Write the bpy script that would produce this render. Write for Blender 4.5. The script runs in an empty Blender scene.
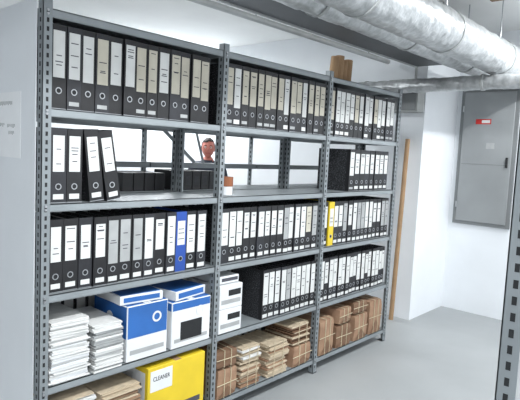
import bpy, bmesh, math, random
from mathutils import Vector, Matrix, Euler, noise
random.seed(7)
S=bpy.context.scene
try:
    S.view_settings.view_transform='Standard'
except Exception: pass

# ---------------------------------------------------------------- materials
MATS={}
def lin(c):
    return tuple(((x/255)/12.92 if x/255<=.04045 else ((x/255+.055)/1.055)**2.4) for x in c)+(1,)
def mat(name,rgb,rough=.6,metal=0,noise=0.06,scale=8,bump=0,emis=0,rgb2=None,spec=.5,stretch=None,lo=.3,hi=.7):
    if name in MATS: return MATS[name]
    m=bpy.data.materials.new(name);m.use_nodes=True
    nt=m.node_tree;b=nt.nodes['Principled BSDF']
    b.inputs['Roughness'].default_value=rough;b.inputs['Metallic'].default_value=metal
    b.inputs['Specular IOR Level'].default_value=spec
    c=lin(rgb)
    tc=nt.nodes.new('ShaderNodeTexCoord')
    src=tc.outputs['Object']
    if stretch:
        mp=nt.nodes.new('ShaderNodeMapping');mp.inputs['Scale'].default_value=stretch
        nt.links.new(src,mp.inputs['Vector']);src=mp.outputs['Vector']
    n=nt.nodes.new('ShaderNodeTexNoise');n.inputs['Scale'].default_value=scale;n.inputs['Detail'].default_value=5
    nt.links.new(src,n.inputs['Vector'])
    r=nt.nodes.new('ShaderNodeValToRGB')
    c2=lin(rgb2) if rgb2 else tuple(min(1,x*(1+noise*2)) for x in c[:3])+(1,)
    c1=c if rgb2 else tuple(x*(1-noise*2) for x in c[:3])+(1,)
    r.color_ramp.elements[0].position=lo;r.color_ramp.elements[1].position=hi
    r.color_ramp.elements[0].color=c1;r.color_ramp.elements[1].color=c2
    nt.links.new(n.outputs['Fac'],r.inputs['Fac']);nt.links.new(r.outputs['Color'],b.inputs['Base Color'])
    if bump:
        bp=nt.nodes.new('ShaderNodeBump');bp.inputs['Strength'].default_value=bump;bp.inputs['Distance'].default_value=.01
        nt.links.new(n.outputs['Fac'],bp.inputs['Height']);nt.links.new(bp.outputs['Normal'],b.inputs['Normal'])
    if emis:
        b.inputs['Emission Color'].default_value=c;b.inputs['Emission Strength'].default_value=emis
    MATS[name]=m;return m

mat('wall_paint',(229,232,235),.85,noise=.02,scale=2,bump=.05)
mat('ceiling_paint',(228,229,228),.9,noise=.02,scale=2,bump=.05)
mat('floor_paint',(148,151,152),.42,rgb2=(160,163,164),scale=1.6)
mat('rack_steel',(130,136,139),.45,.2,noise=.05,scale=6)
mat('rack_shelf',(138,144,147),.45,.15,noise=.05,scale=5)
mat('slot_dark',(28,30,32),.8)
mat('side_sheet',(228,231,234),.6,noise=.02,scale=2)
mat('binder_black',(22,22,25),.5,noise=.15,scale=20)
mat('binder_marbled',(18,18,21),.5,rgb2=(105,107,112),scale=150,lo=.5,hi=.72)
mat('binder_dark',(36,37,42),.55,noise=.15,scale=20)
mat('label_cream',(188,183,168),.7,noise=.05,scale=12)
mat('label_white',(206,207,205),.7,noise=.03,scale=12)
mat('label_grey',(158,160,160),.7,noise=.05,scale=12)
mat('notice_paper',(240,241,242),.7,noise=.01,scale=12)
mat('ink',(70,70,78),.8)
mat('chrome',(170,172,175),.3,.8)
mat('blue',(32,70,150),.5)
mat('box_blue',(40,96,165),.5,noise=.08,scale=6)
mat('yellow',(214,186,40),.5,noise=.05,scale=5)
mat('white_card',(214,216,218),.6,noise=.03,scale=6)
mat('paper',(212,212,210),.8,noise=.04,scale=30,stretch=(1,1,20))
mat('paper_old',(190,174,150),.8,noise=.08,scale=30,stretch=(1,1,20))
mat('brown_paper',(138,106,84),.75,rgb2=(160,130,104),scale=9,bump=.3)
mat('brown_dark',(106,80,60),.75,rgb2=(128,98,76),scale=9,bump=.3)
mat('cardboard',(160,130,98),.8,noise=.06,scale=8)
mat('string',(195,182,155),.8)
mat('insulation',(160,163,164),.32,.45,rgb2=(200,202,203),scale=22,bump=.9)
mat('duct_dark',(88,90,93),.5,.3,noise=.06,scale=4)
mat('duct_rim',(170,172,172),.5,.3)
mat('cabinet_grey',(146,149,150),.5,.2,noise=.03,scale=3)
mat('cabinet_frame',(124,127,128),.5,.2,noise=.03,scale=3)
mat('junction_grey',(158,160,158),.5,noise=.03)
mat('red',(185,40,36),.5)
mat('tape_brown',(130,76,44),.35)
mat('tube_white',(245,245,240),.4,emis=2.0)
mat('skin',(186,112,98),.55,noise=.04,scale=9)
mat('hair',(38,26,22),.7,noise=.2,scale=40)
mat('shirt',(52,56,66),.85,noise=.06,scale=20)
mat('trousers',(44,50,68),.85,noise=.08,scale=20)
mat('shoe',(26,24,24),.5)
mat('eye_white',(225,222,215),.3)
mat('lips',(160,80,76),.5)

# ---------------------------------------------------------------- mesh builder
class MB:
    def __init__(s): s.v=[];s.f=[];s.m=[];s.mats=[]
    def mi(s,name):
        if name not in s.mats: s.mats.append(name)
        return s.mats.index(name)
    def add(s,verts,faces,name,M=None):
        o=len(s.v);k=s.mi(name)
        for p in verts: s.v.append(tuple(M@Vector(p)) if M else tuple(p))
        for f in faces: s.f.append([o+i for i in f]);s.m.append(k)
    def box(s,x0,x1,y0,y1,z0,z1,name,M=None):
        v=[(x,y,z) for x in(x0,x1) for y in(y0,y1) for z in(z0,z1)]
        f=[(0,1,3,2),(4,6,7,5),(0,4,5,1),(2,3,7,6),(0,2,6,4),(1,5,7,3)]
        s.add(v,f,name,M)
    def rbox(s,x0,x1,y0,y1,z0,z1,name,r=.008,seg=2,M=None,jit=0):
        bm=bmesh.new();bmesh.ops.create_cube(bm,size=1)
        for v in bm.verts:
            v.co=Vector((x0+(v.co.x+.5)*(x1-x0),y0+(v.co.y+.5)*(y1-y0),z0+(v.co.z+.5)*(z1-z0)))
            if jit and v.co.z>z0+1e-4: v.co+=Vector([random.uniform(-jit,jit) for _ in range(3)])
        bmesh.ops.bevel(bm,geom=bm.edges[:],offset=r,segments=seg,affect='EDGES',profile=.5)
        bm.verts.ensure_lookup_table()
        for i,v in enumerate(bm.verts): v.index=i
        s.add([v.co.copy() for v in bm.verts],[[v.index for v in f.verts] for f in bm.faces],name,M);bm.free()
    def cyl(s,p0,p1,r,name,n=16,cap=True,r1=None,M=None):
        p0=Vector(p0);p1=Vector(p1);d=(p1-p0).normalized()
        a=d.cross(Vector((0,0,1)) if abs(d.z)<.9 else Vector((1,0,0))).normalized();b=d.cross(a)
        r1=r if r1 is None else r1
        v=[];
        for p,rr in((p0,r),(p1,r1)):
            for i in range(n):
                t=2*math.pi*i/n;v.append(p+a*math.cos(t)*rr+b*math.sin(t)*rr)
        f=[(i,(i+1)%n,n+(i+1)%n,n+i) for i in range(n)]
        if cap: f+=[tuple(range(n))[::-1],tuple(range(n,2*n))]
        s.add(v,f,name,M)
    def ring(s,c,d,ro,ri,h,name,n=20,M=None):
        c=Vector(c);d=Vector(d).normalized()
        a=d.cross(Vector((0,0,1)) if abs(d.z)<.9 else Vector((1,0,0))).normalized();b=d.cross(a)
        v=[]
        for (rr,hh) in((ro,0),(ro,h),(ri,h),(ri,0)):
            for i in range(n):
                t=2*math.pi*i/n;v.append(c+d*hh+a*math.cos(t)*rr+b*math.sin(t)*rr)
        f=[]
        for k in range(4):
            for i in range(n):
                f.append((k*n+i,k*n+(i+1)%n,((k+1)%4)*n+(i+1)%n,((k+1)%4)*n+i))
        s.add(v,f,name,M)
    def obj(s,name,smooth=False,parent=None,loc=None):
        me=bpy.data.meshes.new(name);me.from_pydata(s.v,[],s.f)
        for n in s.mats: me.materials.append(MATS[n])
        me.polygons.foreach_set('material_index',s.m);me.update()
        bm=bmesh.new();bm.from_mesh(me);bmesh.ops.recalc_face_normals(bm,faces=bm.faces[:]);bm.to_mesh(me);bm.free()
        if smooth:
            for p in me.polygons: p.use_smooth=True
        o=bpy.data.objects.new(name,me);S.collection.objects.link(o)
        if parent: o.parent=parent
        if loc: o.location=loc
        return o
def empty(name,loc=(0,0,0)):
    o=bpy.data.objects.new(name,None);S.collection.objects.link(o);o.location=loc;return o
def text(body,size,M,matn,name,parent=None,ext=.0005):
    c=bpy.data.curves.new(name,'FONT');c.body=body;c.size=size;c.extrude=ext;c.align_x='CENTER';c.align_y='CENTER'
    t=bpy.data.objects.new(name+'_tmp',c);S.collection.objects.link(t)
    bpy.context.view_layer.update()
    me=bpy.data.meshes.new_from_object(t.evaluated_get(bpy.context.evaluated_depsgraph_get()))
    bpy.data.objects.remove(t);me.materials.clear();me.materials.append(MATS[matn])
    me.transform(M)
    o=bpy.data.objects.new(name,me);S.collection.objects.link(o)
    if parent:o.parent=parent
    return o
FRONT=Matrix.Rotation(math.pi/2,4,'X')                       # text readable from -y
LEFTF=Matrix.Rotation(-math.pi/2,4,'Z')@Matrix.Rotation(math.pi/2,4,'X')  # readable from -x

# ---------------------------------------------------------------- room
CZ=2.85;XE=4.48;JX=3.72;JY=.12;YB=3.6
def slab(name,x0,x1,y0,y1,z0,z1,m):
    b=MB();b.box(x0,x1,y0,y1,z0,z1,m);return b.obj(name)
slab('floor',-3.2,XE+.1,-4.2,YB+.1,-.1,0,'floor_paint')
slab('ceiling',-3.2,XE+.1,-4.2,YB+.1,CZ,CZ+.1,'ceiling_paint')
slab('wall_right',XE,XE+.1,-4.2,JY,0,CZ,'wall_paint')
slab('wall_pier',JX,XE+.1,JY,YB,0,CZ,'wall_paint')
slab('wall_back',-3.2,JX,YB,YB+.1,0,CZ,'wall_paint')
slab('wall_left',-3.3,-3.2,-4.2,YB+.1,0,CZ,'wall_paint')

# ---------------------------------------------------------------- racks
H=[.106,.501,.908,1.298,1.694,2.093]
def post(b,x,y,sx,sy,z1,w=.04,t=.003):
    # L profile: corner at (x,y), legs going sx (x dir) and sy (y dir)
    def bb(xa,xb,ya,yb,za,zb,m): b.box(min(xa,xb),max(xa,xb),min(ya,yb),max(ya,yb),za,zb,m)
    bb(x,x+sx*w,y,y+sy*t,0,z1,'rack_steel')
    bb(x,x+sx*t,y,y+sy*w,0,z1,'rack_steel')
    bb(x-sx*.0,x+sx*.045,y,y+sy*.045,0,.006,'slot_dark')
    z=.04
    while z<z1-.03:
        bb(x+sx*.016,x+sx*.026,y-sy*.0006,y+sy*.0036,z,z+.018,'slot_dark')
        bb(x-sx*.0006,x+sx*.0036,y+sy*.016,y+sy*.026,z,z+.018,'slot_dark')
        z+=.035
def shelf(b,x0,x1,y0,y1,z):
    b.box(x0,x1,y0,y1,z-.004,z,'rack_shelf')
    b.box(x0,x1,y0,y0+.003,z-.032,z,'rack_shelf')
    b.box(x0,x1,y1-.003,y1,z-.032,z,'rack_shelf')
    b.box(x0,x1,y0,y0+.012,z-.034,z-.031,'rack_shelf')
    for k in (x0,x1-.003): b.box(k,k+.003,y0,y1,z-.032,z,'rack_shelf')
DEP=.72;MID=.35
b=MB();TOP=2.13
for i in range(4):
    x=i-.02
    sx=1
    if i==3: x=3.02;sx=-1
    post(b,x,-.004,sx,1,TOP)
    post(b,x,DEP+.004,sx,-1,TOP)
    post(b,x,MID-.002,sx,-1,TOP);post(b,x,MID+.022,sx,1,TOP)
for i in range(3):
    xa=i+.004 if i else -.015;xb=i+.998 if i<2 else 3.015
    for k,z in enumerate(H):
        shelf(b,xa,xb,0,MID,z)
        shelf(b,xa,xb,MID+.022,DEP,z)
    shelf(b,xa,xb,MID+.3,DEP,1.46)
# bolts at each front joint
for i in range(4):
    for z in H:
        cx=i if i<3 else 3.0
        for dz in(-.010,-.024):
            b.cyl((cx,-.009,z+dz),(cx,-.003,z+dz),.0055,'chrome',6)
# diagonal brace on the rear face
def bar(b,p0,p1,w,t,m):
    p0=Vector(p0);p1=Vector(p1);d=p1-p0;L=d.length;ang=math.atan2(d.z,d.x)
    M=Matrix.Translation(p0)@Matrix.Rotation(-ang,4,'Y')
    b.box(0,L,-t/2,t/2,-w/2,w/2,m,M)
bar(b,(1.12,DEP-.01,1.69),(1.42,DEP-.01,1.46),.025,.003,'rack_steel')
bar(b,(1.42,DEP-.01,1.69),(1.50,DEP-.01,1.46),.02,.003,'rack_steel')
# side sheet
b.box(-.026,-.0215,.042,DEP,0.02,TOP+.005,'side_sheet')
b.box(-.026,-.0215,-.004,.0405,0.0,.05,'side_sheet')
rack=b.obj('steel_shelving_rack')

# paper notice on side sheet
b=MB();b.box(-.0275,-.0263,.175,.50,1.48,1.765,'notice_paper')
for k,(zz,y0,y1) in enumerate([(1.72,.26,.40),(1.715,.41,.44),(1.62,.23,.32),(1.625,.34,.43),(1.59,.24,.31)]):
    n=int((y1-y0)/.012)
    for j in range(n):
        yy=y0+j*.012
        b.box(-.0279,-.0274,yy,yy+.006,zz-.008+random.uniform(-.004,.004),zz+.006,'label_grey')
b.obj('paper_notice')

# foreground rack on the right
b=MB();RX,RY=.135,-1.775
post(b,RX,RY,1,-1,2.13);post(b,RX+1,RY,-1,-1,2.13);post(b,RX,RY-.36,1,1,2.13);post(b,RX+1,RY-.36,-1,1,2.13)
for z in H: shelf(b,RX+.004,RX+.996,RY-.356,RY-.004,z)
b.obj('steel_shelving_rack')

# ---------------------------------------------------------------- binders
def binder(b,x,y,z,w,h=.318,d=.285,style=0,tilt=0,flip=False):
    """spine faces -y (or +y if flip)."""
    base={'B':'blue','Y':'yellow','G':'label_grey','W':'label_white'}.get(style if isinstance(style,str) else '','binder_black' if random.random()<.75 else 'binder_dark')
    M=Matrix.Translation((x,y,z))
    if tilt: M=M@Matrix.Rotation(tilt,4,'Y')
    if flip: M=Matrix.Translation((x+w,y,z))@Matrix.Rotation(math.pi,4,'Z')
    w-=.0015
    side='binder_marbled' if not isinstance(style,str) else base
    b.box(0,w,0,.004,0,h,base,M)
    b.box(0,.0025,.004,.03,0,h,base,M);b.box(0,.0025,.03,d,0,h,side,M)
    b.box(w-.0025,w,.004,d,0,h,side,M)
    b.box(.006,w-.006,.02,d-.015,.004,h-.012-random.random()*.01,'paper',M)
    e=-.0008
    # spine label
    r=random.random()
    lab='label_cream' if (style==1 or (style==0 and r<.35)) else 'label_white'
    if style==3 and r<.25: lab='label_grey'
    mg=w*.14 if w>.055 else w*.1
    if isinstance(style,str) and style in 'BY':
        b.box(mg,w-mg,e,0,h*.45,h*.85,'label_white',M);z0,z1=h*.45,h*.85
    elif style==2:   # small labels
        z0,z1=h*.42,h*.9
        b.box(mg,w-mg,e,0,z0,z1,lab,M)
        b.box(mg*1.2,w-mg*1.2,e,0,h*.05,h*.12,'label_white',M)
    elif style==3:   # tall label low and narrow
        z0,z1=h*.3,h*.94
        b.box(mg*.8,w-mg*.8,e,0,z0,z1,lab,M)
        b.box(mg,w-mg,e,0,h*.04,h*.11,'label_white',M)
    else:
        z0,z1=h*.36+random.uniform(-.01,.01),h*.93
        b.box(mg*.8,w-mg*.8,e,0,z0,z1,lab,M)
        if random.random()<.4: b.box(mg,w-mg,e,0,h*.05,h*.10,'label_grey',M)
    # writing strokes
    for k in range(random.randint(2,4)):
        zz=z0+(z1-z0)*random.uniform(.2,.92);ww=(w-2*mg)*random.uniform(.4,.8)
        b.box(w/2-ww/2,w/2+ww/2,e-.0003,e,zz,zz+.004,'ink',M)
    # finger ring
    zc=h*.22
    b.ring((w/2,0,zc),(0,-1,0),min(.014,w*.3),min(.010,w*.2),.0015,'chrome',14,M)
    b.cyl((w/2,-.0004,zc),(w/2,.0,zc),min(.010,w*.2),'slot_dark',12,M=M)
    # metal corner strip at base
    b.box(0,w,-.001,.004,0,.003,'chrome',M)
def row(x0,x1,z,wmin,wmax,styles,y=.012,flip=False,h=.318,name='ring_binders',b=None,special=None):
    own=b is None
    if own:b=MB()
    x=x0;i=0
    while True:
        w=random.uniform(wmin,wmax)
        if x+w>x1: break
        st=random.choice(styles)
        if special and i in special: st=special[i]
        dy=random.uniform(0,.012)
        binder(b,x,(y+dy) if not flip else (y-dy),z,w,h=h,style=st,flip=flip)
        x+=w+random.uniform(.0005,.002);i+=1
    if own:b.obj(name)
Z=[h+.001 for h in H]
# row A (top)
row(.028,.975,Z[4],.062,.072,[0,0,1],h=.345)
row(1.028,1.975,Z[4],.055,.066,[1,3,1],h=.342)
row(2.028,2.975,Z[4],.058,.070,[0,3,1],h=.335)
# row B
b=MB()
binder(b,.028,.014,Z[3],.072,style=2);binder(b,.102,.016,Z[3],.072,style=2)
for x,w,t in((.212,.072,-.11),(.300,.072,-.17),):
    binder(b,x,.014,Z[3],w,style=2,tilt=t)
b.obj('ring_binders')
row(2.325,2.975,Z[3],.066,.076,[2,2,0],h=.312)
# row C
row(.028,.975,Z[2],.062,.072,[3,2,3],special={0:2,1:2,2:2,10:'B'})
row(1.028,1.975,Z[2],.055,.068,[3,3,2,0])
row(2.028,2.975,Z[2],.055,.066,[3,3,2],special={1:'Y'})
# row D
row(1.42,1.975,Z[1],.050,.060,[3])
row(2.028,2.975,Z[1],.048,.058,[3,2])
# rear racks, spines facing the rear aisle
for i in range(3):
    for k in (0,1,2,4):
        row(i+.03,i+.97,Z[k],.06,.075,[0,1,3],y=DEP-.012,flip=True)
# dark low cases on the rear of row B
b=MB()
for i in range(5):
    x=1.03+i*.072
    b.rbox(x,x+.068,MID+.09,MID+.3,Z[3],Z[3]+.118,'binder_black',.003)
    b.box(x+.015,x+.05,MID+.0895,MID+.0902,Z[3]+.03,Z[3]+.085,'binder_dark')
for i in range(4):
    x=.66+i*.075
    b.rbox(x,x+.07,MID+.09,MID+.3,Z[3],Z[3]+.105,'binder_black',.003)
b.obj('card_index_cases')

# tape rolls
b=MB();b.ring((1.13,.1,Z[3]),(0,0,1),.045,.028,.05,'white_card',24);b.ring((1.13,.1,Z[3]+.051),(0,0,1),.047,.036,.055,'tape_brown',24)
b.obj('packing_tape_rolls',False)

# ---------------------------------------------------------------- papers & boxes
def stack(b,x0,x1,y0,y1,z,h,m='paper',m2=None,t=(.004,.012),jit=.008,lean=0):
    zz=z
    while zz<z+h:
        th=random.uniform(*t)
        dx=random.uniform(-jit,jit)+lean*(zz-z);dy=random.uniform(-jit,jit)
        mm=m2 if (m2 and random.random()<.3) else m
        M=Matrix.Translation(((x0+x1)/2+dx,(y0+y1)/2+dy,zz))@Matrix.Rotation(random.uniform(-.04,.04),4,'Z')
        b.box(-(x1-x0)/2+jit,(x1-x0)/2-jit,-(y1-y0)/2+jit,(y1-y0)/2-jit,0,th*.85,mm,M)
        zz+=th
b=MB();stack(b,.03,.225,.0,.3,Z[1],.27,'paper','white_card');b.obj('paper_stack')
b=MB();stack(b,.235,.40,-.01,.3,Z[1],.22,'paper','label_grey');b.obj('paper_stack')
# carton (white/blue)
def carton(name,x0,x1,y0,y1,z0,h,body,topc,split=.5,opening=False,lid=None):
    p=empty(name,(0,0,0))
    b=MB();b.rbox(x0,x1,y0,y1,z0,z0+h,body,.004)
    b.box(x0-.0008,x0,y0+.005,y1-.005,z0+h*split,z0+h-.005,topc)
    b.box(x0+.005,x1-.005,y0-.0008,y0,z0+h*split,z0+h-.005,topc)
    b.box(x0+.005,x1-.005,y0+.005,y1-.005,z0+h,z0+h+.0012,topc)
    b.box((x0+x1)/2-.02,(x0+x1)/2+.02,y0,y1,z0+h+.0012,z0+h+.002,'white_card')
    b.box(x0+.02,x1-.02,y0-.0012,y0-.0002,z0+h*.12,z0+h*.2,'label_grey')
    if opening: b.rbox(x0+.06,x1-.06,y0-.002,y0+.01,z0+h*.15,z0+h*.55,'slot_dark',.002)
    b.obj('carton_body',parent=p)
    b=MB()
    b.ring((x0+(x1-x0)*.72,y0-.001,z0+h*.72),(0,-1,0),.028,.018,.001,'white_card',24)
    b.cyl((x0-.001,(y0+y1)*.5,z0+h*.72),(x0-.002,(y0+y1)*.5,z0+h*.72),.028,'white_card',20)
    b.obj('plain_mark',parent=p)
    if lid:
        b=MB();M=Matrix.Translation(((x0+x1)/2+lid[0],.145,z0+h+.003))@Matrix.Rotation(lid[1],4,'Z')
        b.rbox(-.12,.12,-.13,.13,0,lid[2],'white_card',.004,M=M);b.box(-.11,.11,-.12,.12,lid[2],lid[2]+.0014,'box_blue',M)
        b.box(-.1,.1,-.1315,-.1295,.012,lid[2]-.01,'box_blue',M)
        b.obj('flat_box_on_top',parent=p)
    return p
carton('printer_carton',.415,.66,.0,.30,Z[1],.28,'white_card','box_blue',.42,lid=(-.015,-.1,.045))
carton('toner_carton',.685,.955,-.005,.30,Z[1],.25,'white_card','box_blue',.82,opening=True,lid=(-.01,.15,.05))
# row D bay 2
for k in range(2):
    b=MB();b.rbox(1.03,1.215,.0,.29,Z[1]+k*.142,Z[1]+k*.142+.14,'white_card',.004)
    b.box(1.045,1.2,-.0012,0,Z[1]+k*.142+.03,Z[1]+k*.142+.055,'label_grey')
    b.box(1.1,1.2,-.0012,0,Z[1]+k*.142+.075,Z[1]+k*.142+.11,'slot_dark')
    b.obj('copier_paper_carton')
b=MB();b.rbox(1.045,1.2,.02,.27,Z[1]+.286,Z[1]+.33,'white_card',.004);b.box(1.06,1.19,.019,.0205,Z[1]+.30,Z[1]+.32,'ink');b.obj('flat_carton')

# row E bay 1
b=MB();stack(b,.03,.26,.0,.3,Z[0],.30,'paper','paper_old');b.obj('paper_stack')
b=MB();stack(b,.28,.52,.0,.3,Z[0],.27,'paper_old','brown_paper',jit=.012);b.obj('paper_stack')
p=empty('yellow_carton')
b=MB();b.rbox(.545,.93,-.005,.3,Z[0],Z[0]+.33,'yellow',.005)
b.box(.5442,.5452,.02,.28,Z[0]+.14,Z[0]+.30,'white_card')
b.box(.56,.70,-.0062,-.005,Z[0]+.20,Z[0]+.31,'white_card')
b.box(.74,.90,-.0062,-.005,Z[0]+.06,Z[0]+.09,'ink')
b.box(.72,.76,-.005,.3,Z[0]+.33,Z[0]+.3312,'cardboard')
b.obj('carton_body',parent=p)
text('CLEANER',.034,Matrix.Translation((.63,-.0066,Z[0]+.265))@FRONT@Matrix.Scale(.75,4,(1,0,0)),'slot_dark','carton_text',p)
text('CLEANER',.055,Matrix.Translation((.5438,.15,Z[0]+.22))@LEFTF@Matrix.Scale(.9,4,(1,0,0)),'slot_dark','carton_text_side',p)

# parcels: softly slumped wrapped blocks with string
def parcel(x0,x1,y0,y1,z,h,m='brown_paper',rot=0,name='tied_parcel'):
    b=MB();cx,cy=(x0+x1)/2,(y0+y1)/2;M=Matrix.Translation((cx,cy,z))@Matrix.Rotation(rot,4,'Z')
    w,d=(x1-x0)/2,(y1-y0)/2
    bm=bmesh.new();bmesh.ops.create_cube(bm,size=1)
    bmesh.ops.subdivide_edges(bm,edges=bm.edges[:],cuts=5,use_grid_fill=True)
    sd=random.uniform(0,50);tw=random.uniform(-.02,.02);sl=random.uniform(-.05,.05)
    for v in bm.verts:
        u=v.co*2
        k=max(0,(abs(u.x)**6+abs(u.y)**6+abs(u.z)**6)-1)*.035
        p=Vector((u.x*w*(1-k),u.y*d*(1-k),(u.z*.5+.5)*h))
        p.z-= (k*.5*h if u.z>0 else 0)
        nz=noise.noise_vector(Vector((p.x*14+sd,p.y*14,p.z*14)))
        p.x+=nz.x*.007+sl*p.z;p.y+=nz.y*.005
        if u.z>-.9: p.z+=nz.z*.006+tw*u.x*h*.6
        v.co=p
    for i,v in enumerate(bm.verts): v.index=i
    b.add([v.co.copy() for v in bm.verts],[[v.index for v in f.verts] for f in bm.faces],m,M);bm.free()
    for f in (-.35,.3):
        b.box(w*f-.0015,w*f+.0015,-d-.006,-d-.001,.002,h+.002,'string',M)
        b.box(w*f-.0015,w*f+.0015,-d-.006,d+.004,h+.003,h+.006,'string',M)
    b.box(-w-.006,w+.004,-d-.006,-d-.001,h*.5,h*.5+.003,'string',M)
    b.add([(-w*.85,-d-.003,.012),(w*.85,-d-.003,.012),(0,-d-.005,h*.42)],[(0,1,2)],'brown_dark',M)
    b.obj(name)
def bundle(x0,x1,y0,y1,z,h,m,m2,name='tied_paper_bundle',lean=0):
    b=MB();stack(b,x0,x1,y0,y1,z,h,m,m2,t=(.004,.015),jit=.014,lean=lean)
    for f in(.3,.7):
        xx=x0+(x1-x0)*f
        b.box(xx-.0015,xx+.0015,y0-.006,y0-.002,z,z+h+.016,'string');b.box(xx-.0015,xx+.0015,y0-.006,y1,z+h+.016,z+h+.019,'string')
    b.obj(name)
parcel(1.035,1.20,.0,.28,Z[0],.17,'brown_paper',.03)
parcel(1.045,1.205,.0,.28,Z[0]+.185,.10,'brown_dark',-.06)
bundle(1.235,1.43,.0,.28,Z[0],.13,'brown_paper','paper_old')
bundle(1.245,1.435,.0,.28,Z[0]+.152,.09,'paper_old','paper',lean=-.1)
bundle(1.475,1.695,.0,.28,Z[0],.21,'paper_old','brown_paper',lean=.06)
parcel(1.735,1.95,.0,.28,Z[0],.14,'brown_paper',.04)
bundle(1.73,1.945,.0,.28,Z[0]+.156,.13,'brown_dark','paper_old',lean=-.08)
parcel(2.045,2.235,.0,.28,Z[0],.26,'brown_paper',.03)
parcel(2.275,2.47,.0,.28,Z[0],.17,'brown_dark',-.03);parcel(2.28,2.46,.0,.28,Z[0]+.186,.11,'brown_paper',.06)
parcel(2.51,2.71,.0,.28,Z[0],.20,'brown_paper',.02);parcel(2.52,2.71,.01,.28,Z[0]+.216,.09,'brown_dark',-.04)
parcel(2.75,2.94,.0,.28,Z[0],.28,'brown_paper',-.03)
# brown rolls on top of rack
b=MB()
for k,(x,r) in enumerate(((2.30,.035),(2.39,.04),(2.48,.035),(2.57,.04))):
    b.cyl((x,.20+.02*k,H[5]+.006),(x+.02,.20+.02*k,H[5]+.20+.02*(k%2)),r,'cardboard',14,r1=r*.9)
b.obj('cardboard_tubes')

# ---------------------------------------------------------------- end wall things
p=empty('electrical_cabinet')
b=MB();y0,y1,z0,z1=-.50,.065,.92,2.30;x=XE-.001
b.box(x-.03,x,y0,y1,z0,z1,'cabinet_frame')
b.rbox(x-.045,x-.03,y0+.035,y1-.035,z0+.035,z1-.035,'cabinet_grey',.004)
b.box(x-.047,x-.045,y0+.05,y1-.05,z0+.62,z0+.625,'cabinet_frame')
for zz in(z0+.2,z1-.2): b.cyl((x-.05,y1-.032,zz-.03),(x-.05,y1-.032,zz+.03),.008,'chrome',10)
b.box(x-.06,x-.045,y0+.06,y0+.08,z0+.6,z0+.7,'slot_dark')
b.obj('cabinet_door',parent=p)
b=MB();b.box(x-.0475,x-.0455,-.25,-.10,1.945,1.995,'red');b.box(x-.0485,x-.047,-.24,-.16,1.955,1.985,'label_white')
b.box(x-.0475,x-.0455,-.30,-.22,1.70,1.76,'label_grey')
b.obj('warning_label',parent=p)

p=empty('junction_box')
b=MB();b.rbox(3.58,3.718,JY+.01,.44,2.0,2.30,'junction_grey',.006);b.rbox(3.57,3.58,JY+.025,.425,2.015,2.285,'cabinet_frame',.003)
b.cyl((3.69,.22,2.30),(3.69,.22,CZ),.012,'junction_grey',10)
b.obj('box_body',parent=p)
b=MB();b.cyl((3.60,.25,0),(3.68,.25,1.75),.022,'cardboard',14);b.obj('cardboard_tube')

# ---------------------------------------------------------------- ceiling services
p=empty('cable_tray')
b=MB();ty0,ty1,tz=-.22,.20,2.42
b.box(-1.8,3.65,ty0,ty1,tz,tz+.05,'duct_dark')
for yy in(ty0,ty1-.012): b.box(-1.8,3.65,yy,yy+.012,tz-.012,tz+.07,'duct_rim')
b.obj('tray',parent=p)
b=MB()
for xx in(.2,1.7,3.2):
    b.box(xx,xx+.03,ty0,ty1,tz+.075,tz+.1,'duct_dark')
    for yy in(ty0+.01,ty1-.01): b.cyl((xx+.015,yy,tz+.1),(xx+.015,yy,CZ),.006,'chrome',8)
b.obj('hanger',parent=p)
# rail
b=MB();b.cyl((-1.8,.45,2.47),(3.56,.45,2.47),.022,'duct_rim',12)
for xx in(.2,1.7,3.2): b.cyl((xx,.45,2.47),(xx,.45,CZ),.006,'chrome',8)
b.obj('overhead_pipe')
def pipe(name,p0,p1,r):
    # crinkled foil wrapped around a straight pipe
    p0=Vector(p0);p1=Vector(p1);d=(p1-p0);L=d.length;d.normalize()
    a=d.cross(Vector((0,0,1))).normalized();c=d.cross(a)
    n=40;m=int(L/.022);v=[];f=[]
    for j in range(m+1):
        q=p0+d*(L*j/m)
        for i in range(n):
            t=2*math.pi*i/n;e=a*math.cos(t)+c*math.sin(t)
            w=q+e*r
            k=noise.noise(Vector((w.x*9,w.y*22,w.z*22)))*.007+abs(noise.noise(w*34))*-.006
            k+=-.004*math.exp(-(((L*j/m)%.55-.275)/.012)**2)
            v.append(q+e*(r+k))
    for j in range(m):
        for i in range(n): f.append((j*n+i,j*n+(i+1)%n,(j+1)*n+(i+1)%n,(j+1)*n+i))
    f.append(tuple(range(n))[::-1]);f.append(tuple(range(m*n,m*n+n)))
    b=MB();b.add(v,f,'insulation');o=b.obj(name,True)
    bb=MB();k=int(L/1.1)
    for i in range(1,k+1):
        q=p0+d*(L*i/(k+1))
        bb.cyl(q-d*.012,q+d*.012,r+.006,'duct_rim',24)
        if abs(d.x)>.9: bb.cyl((q.x,q.y,q.z+r),(q.x,q.y,CZ),.005,'chrome',8)
    bb.obj('bands',parent=o)
    return o
pipe('insulated_pipe',(-1.8,-.345,2.40),(4.46,-.345,2.40),.095)
pipe('insulated_pipe',(-1.8,-.61,2.40),(4.46,-.61,2.40),.135)
pipe('insulated_pipe',(3.35,1.6,2.20),(3.35,-1.6,2.20),.06)
# bracket in upper right
b=MB();b.box(2.2,2.25,-1.6,-.8,2.62,2.66,'duct_dark');b.box(2.6,2.64,-1.6,-.8,2.62,2.66,'brown_dark')
for yy in(-1.5,-.9):
    b.cyl((2.22,yy,2.66),(2.22,yy,CZ),.006,'chrome',8);b.cyl((2.62,yy,2.66),(2.62,yy,CZ),.006,'chrome',8)
b.obj('pipe_support_bracket')

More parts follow.
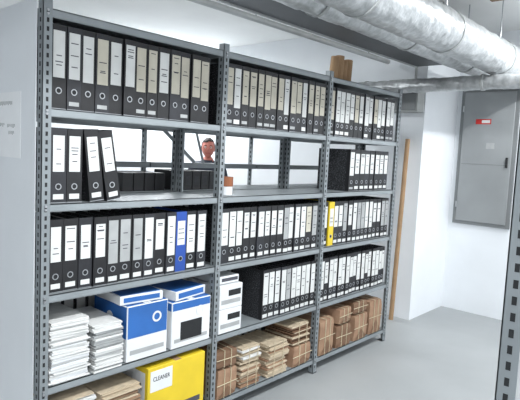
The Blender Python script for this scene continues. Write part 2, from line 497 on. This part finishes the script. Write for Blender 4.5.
# ---------------------------------------------------------------- person
def person(loc,rz):
    root=empty('standing_person',loc)
    root.rotation_euler=(0,0,rz)
    V=[];E=[];R=[]
    def pt(co,r,par=None):
        V.append(co);R.append(r);i=len(V)-1
        if par is not None:E.append((par,i))
        return i
    pel=pt((0,0,.93),(.15,.11))
    wa=pt((0,0,1.08),(.135,.095),pel);ch=pt((0,.0,1.24),(.165,.11),wa);sh=pt((0,.01,1.36),(.13,.085),ch)
    nk=pt((0,.01,1.43),(.055,.055),sh);pt((0,0,1.49),(.05,.052),nk)
    for s in(-1,1):
        a=pt((s*.17,.01,1.365),(.06,.06),sh);e=pt((s*.23,.03,1.10),(.043,.043),a);w=pt((s*.24,-.04,.86),(.028,.028),e)
        pt((s*.24,-.055,.82),(.028,.02),w)
        h=pt((s*.09,0,.86),(.085,.09),pel);k=pt((s*.10,-.01,.48),(.058,.06),h);an=pt((s*.105,.02,.09),(.038,.042),k)
        pt((s*.11,-.10,.035),(.042,.032),an)
    me=bpy.data.meshes.new('body');me.from_pydata(V,E,[]);o=bpy.data.objects.new('body_tmp',me);S.collection.objects.link(o)
    m=o.modifiers.new('s','SKIN');
    for i,sv in enumerate(me.skin_vertices[0].data): sv.radius=R[i];sv.use_root=(i==0)
    m2=o.modifiers.new('ss','SUBSURF');m2.levels=2
    bpy.context.view_layer.update()
    me2=bpy.data.meshes.new_from_object(o.evaluated_get(bpy.context.evaluated_depsgraph_get()));bpy.data.objects.remove(o)
    me2.materials.clear()
    for n in('shirt','trousers','skin','shoe'): me2.materials.append(MATS[n])
    for q in me2.polygons:
        c=q.center;q.use_smooth=True
        if c.z<.075:k=3
        elif c.z<.93 and abs(c.x)<.2:k=1
        elif c.z<.885 and abs(c.x)>=.2:k=2
        elif c.z>1.425:k=2
        else:k=0
        q.material_index=k
    ob=bpy.data.objects.new('body',me2);S.collection.objects.link(ob);ob.parent=root
    # fingers
    for s in(-1,1):
        tips=[(-.03,.07),(-.010,.083),(.010,.077),(.028,.06)]
        fo=[]
        for dx,L in tips:
            V2=[(s*.24,-.058+dx*.9,.775),(s*.243,-.062+dx,.745),(s*.236,-.066+dx,.745-L*.5),(s*.222,-.068+dx*.95,.745-L)]
            fo.append((V2,[.010,.0095,.0085,.007]))
        fo.append(([(s*.235,-.08,.805),(s*.225,-.105,.78),(s*.215,-.11,.75)],[.012,.010,.008]))
        for V2,R2 in fo:
            me=bpy.data.meshes.new('f');me.from_pydata(V2,[(i,i+1) for i in range(len(V2)-1)],[]);o=bpy.data.objects.new('f',me);S.collection.objects.link(o)
            o.modifiers.new('s','SKIN')
            for i,sv in enumerate(me.skin_vertices[0].data): sv.radius=(R2[i],R2[i])
            o.modifiers.new('ss','SUBSURF').levels=1
            bpy.context.view_layer.update()
            mf=bpy.data.meshes.new_from_object(o.evaluated_get(bpy.context.evaluated_depsgraph_get()));bpy.data.objects.remove(o)
            mf.materials.clear();mf.materials.append(MATS['skin'])
            for q in mf.polygons:q.use_smooth=True
            oo=bpy.data.objects.new('finger',mf);S.collection.objects.link(oo);oo.parent=root
        b=MB();b.rbox(s*.24-.013,s*.24+.013,-.098,-.022,.745,.835,'skin',.012,3);b.obj('palm',True,parent=root)
    # head
    bm=bmesh.new();bmesh.ops.create_uvsphere(bm,u_segments=40,v_segments=32,radius=1)
    def g(x,s):return math.exp(-(x/s)**2)
    for v in bm.verts:
        x,y,z=v.co
        X=x*.075;Y=y*.095;Zz=z*.115
        if z<0:
            X*=1-.28*z*z;Y*=1-.12*z*z
            if y>0:Y*=1-.25*abs(z)
        if y<-.2:
            Y-=.022*g(X,.012)*g(Zz+.02,.02)      # nose
            Y-=.006*g(X,.014)*g(Zz-.005,.03)
            Y+=.010*(g(X-.03,.014)+g(X+.03,.014))*g(Zz-.008,.012) # sockets
            Y-=.005*g(Zz-.028,.01)*g(X,.05)       # brow
            Y-=.006*g(X,.022)*g(Zz+.058,.01)      # lips
            Y-=.010*g(X,.025)*g(Zz+.098,.02)      # chin
        v.co=(X,Y,Zz)
    me=bpy.data.meshes.new('head');bm.to_mesh(me);bm.free();me.materials.append(MATS['skin']);me.materials.append(MATS['lips'])
    for q in me.polygons:
        q.use_smooth=True;c=q.center
        if c.y<-.05 and abs(c.x)<.024 and -.066<c.z<-.05:q.material_index=1
    HZ=1.575
    o=bpy.data.objects.new('head',me);S.collection.objects.link(o);o.parent=root;o.location=(0,-.015,HZ)
    bm=bmesh.new();bmesh.ops.create_uvsphere(bm,u_segments=36,v_segments=28,radius=1)
    dl=[v for v in bm.verts if (v.co.y<-.25 and v.co.z<.52+.1*v.co.x) or v.co.z<-.35 or (v.co.y<.05 and v.co.z<-.02)]
    bmesh.ops.delete(bm,geom=dl,context='VERTS')
    for v in bm.verts:
        n=.003*math.sin(v.co.x*31+v.co.z*17)
        v.co=(v.co.x*(.083+n),v.co.y*(.103+n)+.002,v.co.z*(.124+n))
    me=bpy.data.meshes.new('hair');bm.to_mesh(me);bm.free();me.materials.append(MATS['hair'])
    for q in me.polygons:q.use_smooth=True
    oh=bpy.data.objects.new('hair',me);S.collection.objects.link(oh);oh.parent=root;oh.location=(0,-.012,HZ)
    sm=oh.modifiers.new('so','SOLIDIFY');sm.thickness=.006
    b=MB()
    for s in(-1,1):
        bm=bmesh.new();bmesh.ops.create_uvsphere(bm,u_segments=14,v_segments=10,radius=.012)
        b.add([v.co+Vector((s*.03,-.093,HZ+.008)) for v in bm.verts],[[v.index for v in f.verts] for f in bm.faces],'eye_white')
        b.add([v.co*.5+Vector((s*.03,-.1005,HZ+.008)) for v in bm.verts],[[v.index for v in f.verts] for f in bm.faces],'slot_dark')
        b.add([Vector((v.co.x*.5,v.co.y*1.3,v.co.z*2.3))+Vector((s*.077,-.005,HZ-.008)) for v in bm.verts],[[v.index for v in f.verts] for f in bm.faces],'skin');bm.free()
        M=Matrix.Translation((s*.03,-.105,HZ+.028))@Matrix.Rotation(s*.12,4,'Y')
        b.rbox(-.016,.016,-.003,.006,-.003,.003,'hair',.002,M=M)
    b.obj('eyes_ears',True,parent=root)
    return root
person((3.17,2.5,0),-.74)

# ---------------------------------------------------------------- lights
def tube(x,y,L,power,along='X',z=CZ):
    b=MB();p=empty('ceiling_light_fixture',(x,y,z))
    hx,hy=(L/2,.06) if along=='X' else(.06,L/2)
    b.box(-hx,hx,-hy,hy,-.05,0,'white_card');b.obj('housing',parent=p)
    b=MB()
    if along=='X': b.cyl((-hx+.03,0,-.068),(hx-.03,0,-.068),.015,'tube_white',12)
    else: b.cyl((0,-hy+.03,-.068),(0,hy-.03,-.068),.015,'tube_white',12)
    b.obj('tube',parent=p)
    l=bpy.data.lights.new('lamp','AREA');l.shape='RECTANGLE';l.size=2*hx;l.size_y=2*hy;l.energy=power;l.color=(.95,.98,1)
    o=bpy.data.objects.new('lamp',l);S.collection.objects.link(o);o.parent=p;o.location=(0,0,-.09)
tube(.6,-1.35,1.5,70);tube(3.3,-1.5,1.5,70);tube(3.0,3.2,1.2,60);tube(-1.6,-2.6,1.5,64);tube(.9,1.15,1.2,60)
w=bpy.data.worlds.new('world');S.world=w;w.use_nodes=True
w.node_tree.nodes['Background'].inputs['Color'].default_value=(.9,.95,1,1);w.node_tree.nodes['Background'].inputs['Strength'].default_value=1.8

# ---------------------------------------------------------------- camera
yaw,pitch,roll,f=.84,-.09,.049,528.7
cam=bpy.data.cameras.new('camera');co=bpy.data.objects.new('camera',cam);S.collection.objects.link(co)
fw=Vector((math.sin(yaw)*math.cos(pitch),math.cos(yaw)*math.cos(pitch),math.sin(pitch)))
rt=fw.cross(Vector((0,0,1))).normalized();up=rt.cross(fw)
R=rt*math.cos(roll)+up*math.sin(roll);U=-rt*math.sin(roll)+up*math.cos(roll)
Mx=Matrix((R,U,-fw)).transposed().to_4x4();Mx.translation=Vector((-1.028,-2.115,1.556))
co.matrix_world=Mx
cam.sensor_width=36;cam.lens=f*36/520;cam.clip_start=.05
S.camera=co
